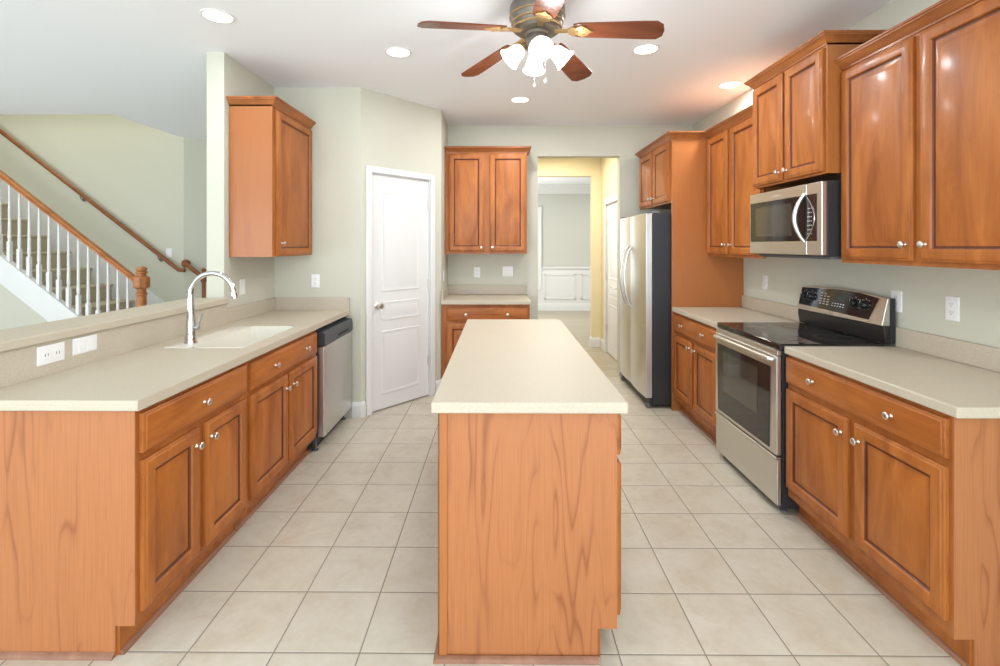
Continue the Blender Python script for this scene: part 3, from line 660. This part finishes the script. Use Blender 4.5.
# backguard: black riser, tilted stainless console with arched top
bg = MB(); bg.prism([(0.560, 0.937), (0.585, 0.937), (0.585, 1.0345), (0.552, 1.0345), (0.550, 1.0)], 0.0, RW, 'x'); bg.build('backguard_riser', M['black'], rg, 0.004)
n = 16; top = [(RW*k/n, 1.186+0.022*sin(pi*k/n)) for k in range(n+1)]
face = lambda z: 0.540+(z-1.035)*0.22
vs = []; fs = []
for x, z in top: vs += [(x, face(1.035), 1.035), (x, face(z), z), (x, 0.585, z), (x, 0.585, 1.035)]
for i in range(n):
    for k in range(4): fs.append((i*4+k, i*4+(k+1) % 4, i*4+4+(k+1) % 4, i*4+4+k))
fs += [(0, 3, 2, 1), (n*4, n*4+1, n*4+2, n*4+3)]
con = MB().add(vs, fs).build('console', M['steel'], rg, 0.004)
MB().box(0.0, 0.5855, 0.937, RW, 0.6135, 1.185).build('back_cover', M['blackside'], rg)
# black control area: follows the tilted face (local frame on the face: x across, v up)
ang = atan2(0.22, 1.0); FT = TR(0, face(1.035), 1.035) @ RX(-ang)
def onface(poly, d0, d1, m, nm, par): return MB().prism(poly, -d1, -d0, 'y', T=FT).build(nm, m, par)
tx = MB().prism([(0.018, 0.036), (0.66, 0.020), (0.705, 0.148), (0.56, 0.165), (0.38, 0.170), (0.018, 0.152)], -0.003, -0.0005, 'y', T=FT)
for r, v in enumerate((0.062, 0.078, 0.094, 0.112, 0.130)):
    for c in range(3 if r < 4 else 2):
        x = 0.225+c*0.034; tx.prism([(x, v), (x+0.020, v), (x+0.020, v+0.005), (x, v+0.005)], -0.0036, -0.0029, 'y', 1, FT)
for c in range(5):
    for v in (0.060, 0.076): x = 0.345+c*0.024; tx.prism([(x, v), (x+0.012, v), (x+0.012, v+0.006), (x, v+0.006)], -0.0036, -0.0029, 'y', 1, FT)
for kx in (0.075, 0.140, 0.535, 0.615):
    for a in range(-3, 4):
        px, pv = kx+0.038*sin(a*0.72), 0.098+0.038*cos(a*0.72); tx.prism([(px-0.002, pv-0.002), (px+0.002, pv-0.002), (px+0.002, pv+0.002), (px-0.002, pv+0.002)], -0.0036, -0.0029, 'y', 1, FT)
cp = tx.build('control_panel', [M['blackglass'], M['mark']], rg)
def kn(x, v):
    k = MB(); K = FT @ TR(x, -0.003, v) @ RX(pi/2)
    k.lathe([(0.030, 0), (0.030, 0.003), (0.024, 0.004), (0.022, 0.022), (0.019, 0.026)], K, 24); k.box(-0.004, -0.022, 0.022, 0.004, 0.022, 0.032, T=K)
    o = k.build('control_knob', M['black'], cp); t = MB(); t.box(-0.0012, 0.006, 0.0322, 0.0012, 0.021, 0.0330, T=K); t.build('knob_mark', M['mark'], cp)
for x in (0.075, 0.140): kn(x, 0.098)
for x in (0.535, 0.615): kn(x, 0.098)
onface([(0.385, 0.098), (0.455, 0.098), (0.455, 0.130), (0.385, 0.130)], 0.003, 0.0036, M['led'], 'clock_display', cp)
MB().prism([(0.36+0.018*cos(a*pi/8), 0.010+0.0055*sin(a*pi/8)) for a in range(16)], -0.0015, -0.0003, 'y', T=FT).build('badge', M['chrome'], rg)

# ------------------------------------------------------------------ microwave (faces -X)
mw = thing('microwave', 'stainless over the range microwave hung under the wall cabinet', 'microwave', (1.789, 3.421, 1.414), -pi/2)
MWW, MWH = 0.762, 0.416
MB().box(0.0, 0.0, 0.0, MWW, 0.386, MWH).build('case', M['blackside'], mw, 0.003)
df = MB().box(0.0, -0.030, 0.006, 0.628, -0.0005, MWH-0.002).build('door', M['steel'], mw, 0.006, 3)
MB().box(0.014, -0.0325, 0.086, 0.6275, -0.0300, 0.350).build('door_glass', M['blackglass'], df, 0.001)
MB().box(0.085, -0.0335, 0.120, 0.490, -0.0326, 0.316).build('door_screen', M['ovenwindow'], df)
h = MB(); hp = []
for k in range(13):
    tt = k/12; hp.append((0.616-0.036*sin(pi*tt), -0.030-0.038*sin(pi*tt)**0.8, 0.078+0.282*tt))
h.tube(hp, [0.009+0.005*sin(pi*k/12) for k in range(13)], 12); h.build('door_handle', M['steelv'], df, label='bowed silver handle')
cf = MB().box(0.6295, -0.030, 0.006, MWW, -0.0005, MWH-0.002).build('control_side', M['steel'], mw, 0.006, 3)
cg = MB(); cg.box(0.6300, -0.0325, 0.086, 0.722, -0.0300, 0.350); cg.build('control_glass', M['blackglass'], cf)
tx = MB()
for r in range(7):
    for c in range(3): tx.box(0.644+c*0.014, -0.0329, 0.125+r*0.024, 0.651+c*0.014, -0.0325, 0.130+r*0.024)
tx.build('keypad_print', M['mark'], cf)
h = MB(); hp = [(0.633+0.072*sin(pi*k/12), -0.034, 0.090+0.255*k/12) for k in range(13)]; h.tube(hp, 0.0028, 8); h.build('curved_trim', M['chrome'], cf)
MB().box(0.290, -0.0306, 0.374, 0.360, -0.0299, 0.380).build('badge', M['mark'], df)
MB().box(0.02, 0.03, -0.016, MWW-0.02, 0.36, -0.0005).build('under_vent', M['rubber'], mw, 0.003)

# ------------------------------------------------------------------ refrigerator (faces -X)
FW = 0.950
fr = thing('refrigerator', 'stainless side by side refrigerator with black sides near the doorway', 'refrigerator', (1.386, 5.343, 0), -pi/2)
MB().box(0.004, 0.0, 0.03, FW-0.004, 0.72, 1.765).build('case', M['blackside'], fr, 0.006, 2, label='black textured side panels')
FS = 0.425
for x0, x1, hxx, nm in ((0.002, FS-0.003, FS-0.07, 'freezer_door'), (FS+0.003, FW-0.002, FS+0.07, 'refrigerator_door')):
    q = MB(); L = 10; prof = []
    for k in range(L+1):
        t_ = k/L; prof.append((x0+(x1-x0)*t_, -0.062-0.012*sin(pi*t_)))
    q.prism([(x0, -0.004)]+prof+[(x1, -0.004)], 0.095, 1.765, 'z')
    dd = q.build(nm, M['steelv'], fr, 0.004, 2)
    h = MB(); hp = []
    for k in range(17):
        t_ = k/16; hp.append((hxx, -0.068-0.072*sin(pi*t_)**0.6, 0.860+0.610*t_))
    h.tube(hp, 0.0125, 12); h.build('door_handle', M['nickel'], dd, label='bowed silver bar handle')
MB().box(0.01, -0.030, 0.028, FW-0.01, -0.001, 0.090).build('kick_grille', M['blackside'], fr, 0.002)
for x in (0.03, FW-0.03):
    MB().lathe([(0.022, -0.018), (0.025, -0.012), (0.025, 0.012), (0.022, 0.018)], TR(x, -0.035, 0.025) @ RY(pi/2), 14).build('roller', M['rubber'], fr)
    MB().box(x-0.028, -0.050, 1.7655, x+0.028, 0.06, 1.785).build('hinge_cover', M['rubber'], fr, 0.004)
    MB().lathe([(0.02, 0), (0.02, 0.031)], TR(x, 0.66, 0), 12).build('rear_foot', M['rubber'], fr)

# ------------------------------------------------------------------ outlets and switches (plates face local -y)
def plate(label, loc, rz, kind, group=None, w=0.072, h=0.116, cat='outlet'):
    o = thing('wall_outlet' if cat == 'outlet' else 'light_switch', label, cat, loc, rz, group)
    MB().panel(-w/2, w/2, -h/2, h/2, -0.0008, [(0, 0), (0, 0.003), (0.003, 0.0055), (0.006, 0.006)]).build('cover_plate', M['plate'], o)
    if kind == 'duplex' or kind == 'duplex_h':
        T = RY(pi/2) if kind == 'duplex_h' else Matrix.Identity(4)
        for s in (-1, 1):
            r = MB(); r.prism([(0.0165*cos(a*pi/8), s*0.0195+max(-0.0135, min(0.0135, 0.0165*sin(a*pi/8)))) for a in range(16)], -0.009, -0.0062, 'y', T=T); rec = r.build('receptacle', M['plate'], o)
            t = MB()
            for sx in (-0.006, 0.006): t.box(sx-0.001, -0.0095, s*0.0195-0.001, sx+0.001, -0.0091, s*0.0195+0.007, T=T)
            t.box(-0.002, -0.0095, s*0.0195-0.010, 0.002, -0.0091, s*0.0195-0.006, T=T); t.build('slots', M['slot'], rec)
    elif kind.startswith('switch'):
        n_ = int(kind[6:] or 1)
        for i in range(n_):
            xc = (i-(n_-1)/2)*0.046
            MB().box(xc-0.0165, -0.009, -0.033, xc+0.0165, -0.0062, 0.033).build('rocker', M['plate'], o, 0.0015)
    elif kind == 'rockers_h':
        for i in (-1, 1): MB().box(i*0.023-0.0165, -0.009, -0.030, i*0.023+0.0165, -0.0062, 0.030).build('rocker', M['plate'], o, 0.0015)
    elif kind == 'gang':
        for i in (-1, 1):
            r = MB().box(i*0.026-0.0165, -0.0085, -0.016, i*0.026+0.0165, -0.0062, 0.016).build('receptacle', M['plate'], o, 0.003)
            MB().box(i*0.026-0.008, -0.009, -0.006, i*0.026-0.005, -0.0086, 0.006).box(i*0.026+0.005, -0.009, -0.006, i*0.026+0.008, -0.0086, 0.006).build('slots', M['slot'], r)
    else:
        MB().box(-0.006, -0.010, -0.012, 0.006, -0.0062, 0.012).build('toggle', M['plate'], o, 0.002)
    return o
XS = -1.914
plate('white outlet plate lying sideways on the sink splash, the nearer one with two outlets', (XS, 2.054, 1.014), pi/2, 'gang', w=0.126, h=0.079)
plate('white switch plate lying sideways on the sink splash, beside the outlet plate', (XS, 2.224, 1.018), pi/2, 'rockers_h', w=0.130, h=0.074, cat='light switch')
plate('narrow white plate on the short wall below the one door cabinet', (XL, 3.631, 1.163), pi/2, 'toggle', cat='light switch')
plate('white outlet on the wall above the counter, left of the pantry door', (-1.58, YL, 1.170), 0, 'duplex')
plate('white double outlet on the back wall, left of the pair under the cabinet', (-0.255, YB, 1.172), 0, 'duplex')
plate('wide white switch plate on the back wall under the cabinet, right of the outlet', (0.094, YB, 1.180), 0, 'switch2', w=0.118, cat='light switch')
plate('white outlet on the right wall above the far counter, left of the range', (XR, 3.990, 1.172), -pi/2, 'duplex')
plate('white outlet on the right wall partly behind the range console', (XR, 2.672, 1.170), -pi/2, 'duplex')
plate('white outlet on the right wall above the near counter', (XR, 2.345, 1.172), -pi/2, 'duplex')
plate('thin white switch plate on the short wall beside the pantry door', (B[0], 5.04, 1.160), pi/2, 'toggle', cat='light switch')
plate('small white switch on the stair wall above the end of the handrail', (-4.135, SY1, 1.381), 0, 'toggle', cat='light switch')

# ------------------------------------------------------------------ staircase
RISE, RUN = 0.2, 0.2615
nx = lambda k: -4.814+(5-k)*RUN
st = thing('staircase', 'carpeted staircase rising to the left beyond the raised bar', 'stairs', (nx(1), SY0, 0))
ox, oy = nx(1), SY0
for k in range(1, 14):
    x1 = nx(k)-ox; x0 = nx(k+1)-ox; z = RISE*k
    MB().prism([(x1-0.028, z-RISE), (x1-0.028, z-0.035), (x1-0.008, z-0.030), (x1, z-0.014), (x1-0.008, z), (x0-0.03, z), (x0-0.03, z-RISE)], 0.020, SY1-SY0-0.022, 'y').build('step', M['carpet'], st, label='tan carpeted step')
SL = 0.772
ztop = lambda X: 1.29+SL*(-5.07-X)
q = MB(); xa, xb = -7.0, -3.74
q.prism([(xa-ox, ztop(xa)), (xb-ox, ztop(xb)), (xb-ox, 0.0), (xb-ox-0.04, 0.0), (xa-ox, ztop(xa)-0.247)], -0.02, 0.018, 'y')
q.build('stringer', M['white'], st, 0.003)
q = MB(); q.prism([(xa-ox, ztop(xa)), (xb-ox, ztop(xb)), (xb-ox, ztop(xb)+0.022), (xa-ox, ztop(xa)+0.022)], -0.034, 0.032, 'y'); q.build('stringer_cap', M['white'], st, 0.004)
q = MB(); q.prism([(xa-ox, ztop(xa)+0.16), (xb-ox+0.03, ztop(xb)+0.14), (xb-ox+0.03, 0), (xb-ox-0.25, 0), (xa-ox, ztop(xa)-0.25)], SY1-SY0-0.020, SY1-SY0-0.002, 'y'); q.build('skirt_board', M['white'], st, 0.002)
MB().prism([(-7.0-ox, 0), (-3.80-ox, 0), (-3.80-ox, 0.02), (-7.0-ox, ztop(-7.0)-0.249)], -0.010, 0.010, 'y').build('spandrel_wall', M['wall'], st, smooth=0, label='sage wall panel below the white stringer')
rl = thing('stair_railing', 'orange oak stair railing with white balusters and turned newel post', 'railing', (-3.70, SY0-0.002, 0))
def baluster():
    m = MB(); return m
zr = lambda X: 1.144+0.779*(-3.75-X)
q = MB(); a = 0
prof = [(-0.030, -0.060), (0.030, -0.060), (0.030, -0.042), (0.022, -0.034), (0.032, -0.020), (0.030, -0.006), (0.016, 0.0), (-0.016, 0.0), (-0.030, -0.006), (-0.032, -0.020), (-0.022, -0.034), (-0.030, -0.042)]
vs = []
for X in (-6.6, -3.735):
    for y, z in prof: vs.append((X+3.70, y, zr(X)+z))
n = len(prof); q.add(vs, [(k, (k+1) % n, n+(k+1) % n, n+k) for k in range(n)]+[list(range(n)), [n+k for k in range(n)][::-1]])
q.build('handrail', M['oak'], rl, smooth=50)
q = MB(); sq = 0.032
q.lathe([(0.050, 0.0), (0.050, 0.44), (0.044, 0.46), (0.052, 0.475), (0.040, 0.50), (0.036, 0.56), (0.044, 0.90), (0.041, 0.955), (0.050, 0.965), (0.050, 0.985), (0.040, 0.995), (0.042, 1.03)], n=20)
q.lathe([(0.056, 1.03), (0.075, 1.045), (0.075, 1.145), (0.056, 1.16)], RZ(pi/8), n=8)
q.lathe([(0.042, 1.16), (0.040, 1.180), (0.054, 1.190), (0.054, 1.203), (0.034, 1.210), (0.046, 1.220), (0.050, 1.236), (0.038, 1.252), (0.012, 1.259)], n=20)
q.build('newel_post', M['oak'], rl, label='turned orange oak newel post with octagonal block')
for k in range(-5, 13):
    X = -5.074+0.1025*k; zb = ztop(X)+0.0235; zt = zr(X)-0.058; hb = zb+0.20
    m = MB(); m.box(-0.016, -0.016, zb-0.012, 0.016, 0.016, hb, T=TR(X+3.70, 0, 0))
    m.lathe([(0.0150, hb), (0.011, hb+0.012), (0.0155, hb+0.03), (0.0165, hb+0.06), (0.0145, hb+0.12), (0.0095, zt)], TR(X+3.70, 0, 0), 10)
    m.build('baluster', M['white'], rl, label='white turned baluster' if k == 0 else None)
# wall handrail
wz = lambda X: 1.171+0.774*(-3.971-X)
wl = thing('wall_handrail', 'brown wooden handrail running up the stair wall', 'handrail', (-3.95, SY1-0.062, wz(-3.95)))
m = MB(); m.tube([(-2.9, 0, wz(-6.85)-wz(-3.95)), (-0.07, 0, 0.774*0.07), (-0.02, 0, 0.018), (0.055, 0, 0.012)], 0.024, 12, flat=0.85); m.build('rail', M['darkrail'], wl)
for X in (-2.35, -1.25, -0.28):
    z = 0.774*-X
    m = MB(); m.lathe([(0.026, 0), (0.026, 0.006), (0.010, 0.010)], TR(X, 0.061, z-0.075) @ RX(pi/2), 12); m.tube([(X, 0.055, z-0.075), (X, 0.015, z-0.07), (X, 0.002, z-0.045), (X, 0.0, z-0.022)], 0.0055, 8); m.build('bracket', M['bronze'], wl)
# short rail beyond: rosette on the angled wall, rail running down to a slender newel
sr = thing('short_stair_rail', 'short brown handrail from a round wall rosette down to a thin post', 'handrail', (-3.93, 6.012, 0))
m = MB(); m.lathe([(0.050, 0), (0.050, 0.010), (0.040, 0.018), (0.025, 0.020)], TR(0.002, 0.036, 1.250) @ RZ(radians(31.0)) @ RX(pi/2), 20); m.build('rosette', M['darkrail'], sr)
m = MB(); m.tube([(0.010, 0.020, 1.250), (0.05, -0.01, 1.230), (0.245, -0.02, 1.085)], 0.027, 12); m.build('rail', M['darkrail'], sr)
m = MB(); m.lathe([(0.030, 0.0), (0.030, 0.30), (0.020, 0.34), (0.022, 0.95), (0.024, 1.02), (0.036, 1.03), (0.036, 1.12), (0.024, 1.13), (0.020, 1.15), (0.028, 1.165), (0.022, 1.185), (0.008, 1.195)], TR(0.262, -0.022, 0), 14); m.build('newel_post', M['darkrail'], sr)

# ------------------------------------------------------------------ ceiling fan
FX, FY, FZ = 0.206, 2.650, 2.618
fan = thing('ceiling_fan', 'bronze ceiling fan with five reddish wood blades and four lit glass shades', 'ceiling fan', (FX, FY, FZ))
m = MB(); m.lathe([(0.145, 0.085), (0.150, 0.10), (0.152, 0.135), (0.148, 0.16), (0.10, 0.185), (0.085, 0.2135)], n=32)
m.lathe([(0.075, 0.012), (0.115, 0.022), (0.132, 0.045), (0.138, 0.070), (0.145, 0.0845)], n=32); hs = m.build('motor_housing', M['bronze'], fan, smooth=30)
for z, r in ((0.040, 0.131), (0.066, 0.1385), (0.100, 0.1495)):
    MB().lathe([(r-0.004, z-0.005), (r+0.004, z-0.003), (r+0.004, z+0.003), (r-0.004, z+0.005)], n=32, caps=False).build('gilt_ring', M['gold'], hs)
m = MB(); m.lathe([(0.058, -0.075), (0.066, -0.06), (0.066, -0.012), (0.060, 0.0), (0.070, 0.0115)], n=28); m.lathe([(0.016, -0.083), (0.036, -0.080), (0.050, -0.0755)], n=20); lk = m.build('light_kit', M['bronze'], fan)
dlt = radians(3.5)
for i in range(5):
    ang = pi/2+dlt+radians(36)+i*2*pi/5
    BT = RZ(ang) @ TR(0, 0, 0.030) @ RY(radians(6.6)) @ RX(radians(-12))
    outl = [(0.20, -0.050), (0.23, -0.058), (0.56, -0.072), (0.625, -0.072), (0.655, -0.045), (0.662, 0.0), (0.655, 0.045), (0.625, 0.072), (0.56, 0.072), (0.23, 0.058), (0.20, 0.050)]
    bl = MB().prism(outl, 0.0, 0.008, 'z', T=BT).build('blade', M['bladewood'], fan, 0.0015)
    q = MB(); q.box(0.095, -0.016, -0.006, 0.185, 0.016, 0.003, T=RZ(ang) @ TR(0, 0, 0.026) @ RY(radians(5)))
    iron = [(0.170, -0.020), (0.195, -0.040), (0.215, -0.028), (0.240, -0.046), (0.270, -0.030), (0.285, -0.010), (0.305, 0.0), (0.285, 0.010), (0.270, 0.030), (0.240, 0.046), (0.215, 0.028), (0.195, 0.040), (0.170, 0.020)]
    q.prism(iron, -0.007, -0.0005, 'z', T=BT)
    for sx, sy in ((0.215, 0.0), (0.25, 0.024), (0.25, -0.024)): q.lathe([(0.007, -0.010), (0.007, -0.007)], BT @ TR(sx, sy, 0), 10)
    q.build('blade_iron', M['gold'], bl, label='gilded blade bracket')
for i, az in enumerate((radians(0), radians(90), radians(180), radians(270))):
    # local z of the shade points down and out
    STM = RZ(az+radians(3)) @ TR(0.060, 0, -0.045) @ RY(radians(180-48))
    a_ = MB(); a_.lathe([(0.014, -0.010), (0.020, 0.020), (0.026, 0.028), (0.026, 0.040)], STM, 16); a_.build('shade_arm', M['gold'], lk)
    q = MB(); pr = [(0.026, 0.034), (0.034, 0.042), (0.042, 0.060), (0.046, 0.085), (0.052, 0.110), (0.064, 0.130)]
    q.lathe(pr+[(0.062, 0.131)]+[(r-0.003, h) for r, h in pr[::-1][1:]], STM, 24, caps=False); sh = q.build('glass_shade', M['shade'], fan, smooth=60, label='lit frosted bell shaped glass shade')
    bq = MB(); bq.lathe([(0.012, 0.042), (0.014, 0.055), (0.022, 0.075), (0.024, 0.090), (0.018, 0.106), (0.006, 0.112)], STM, 16); bq.build('bulb', M['bulb'], sh)
    pl = bpy.data.lights.new('fan_bulb_light', 'POINT'); pl.energy = 3.8; pl.color = (0.96, 0.97, 1.0); pl.shadow_soft_size = 0.03
    po = bpy.data.objects.new('fan_bulb_light', pl); COL.objects.link(po); po.location = Vector((FX, FY, FZ)) + (STM @ Vector((0, 0, 0.150)))
for x, y, zl in ((-0.012, 0.060, -0.240), (0.046, 0.03, -0.226)):
    q = MB(); q.tube([(x, y, -0.080), (x, y, zl)], 0.0008, 6); q.lathe([(0.003, zl+0.002), (0.007, zl-0.006), (0.007, zl-0.016), (0.003, zl-0.022)], TR(x, y, 0), 10); q.build('pull_chain', M['nickel'], fan)

# ------------------------------------------------------------------ recessed downlights
DL_ = [((-1.665, 2.856), 'recessed ceiling light nearest the left edge, above the sink counter'), ((-0.710, 3.396), 'recessed ceiling light left of the fan, in front of the pantry'),
       ((1.010, 3.356), 'recessed ceiling light just right of the fan blade'), ((0.193, 4.509), 'recessed ceiling light below the fan, nearest the back wall'),
       ((1.940, 4.102), 'recessed ceiling light close to the cabinet tops on the right')]
for ((x, y), lb), watts in zip(DL_, (4.0, 4.0, 13.0, 12.0, 9.5)):
    o = thing('recessed_light', lb, 'ceiling light', (x, y, CEIL), 0, 'recessed ceiling lights')
    MB().lathe([(0.078, -0.0005), (0.094, -0.0005), (0.094, -0.004), (0.086, -0.007), (0.078, -0.005)], n=32, caps=False).build('trim_ring', M['plate'], o)
    MB().lathe([(0.0775, -0.0008), (0.0775, -0.0045), (0.02, -0.006)], n=32).build('lens', M['lens'], o)
    area('downlight_glow', (x, y, CEIL-0.012), (0, 0, 0), 0.14, 0.14, watts, (0.95, 0.97, 1.0), 'DISK')
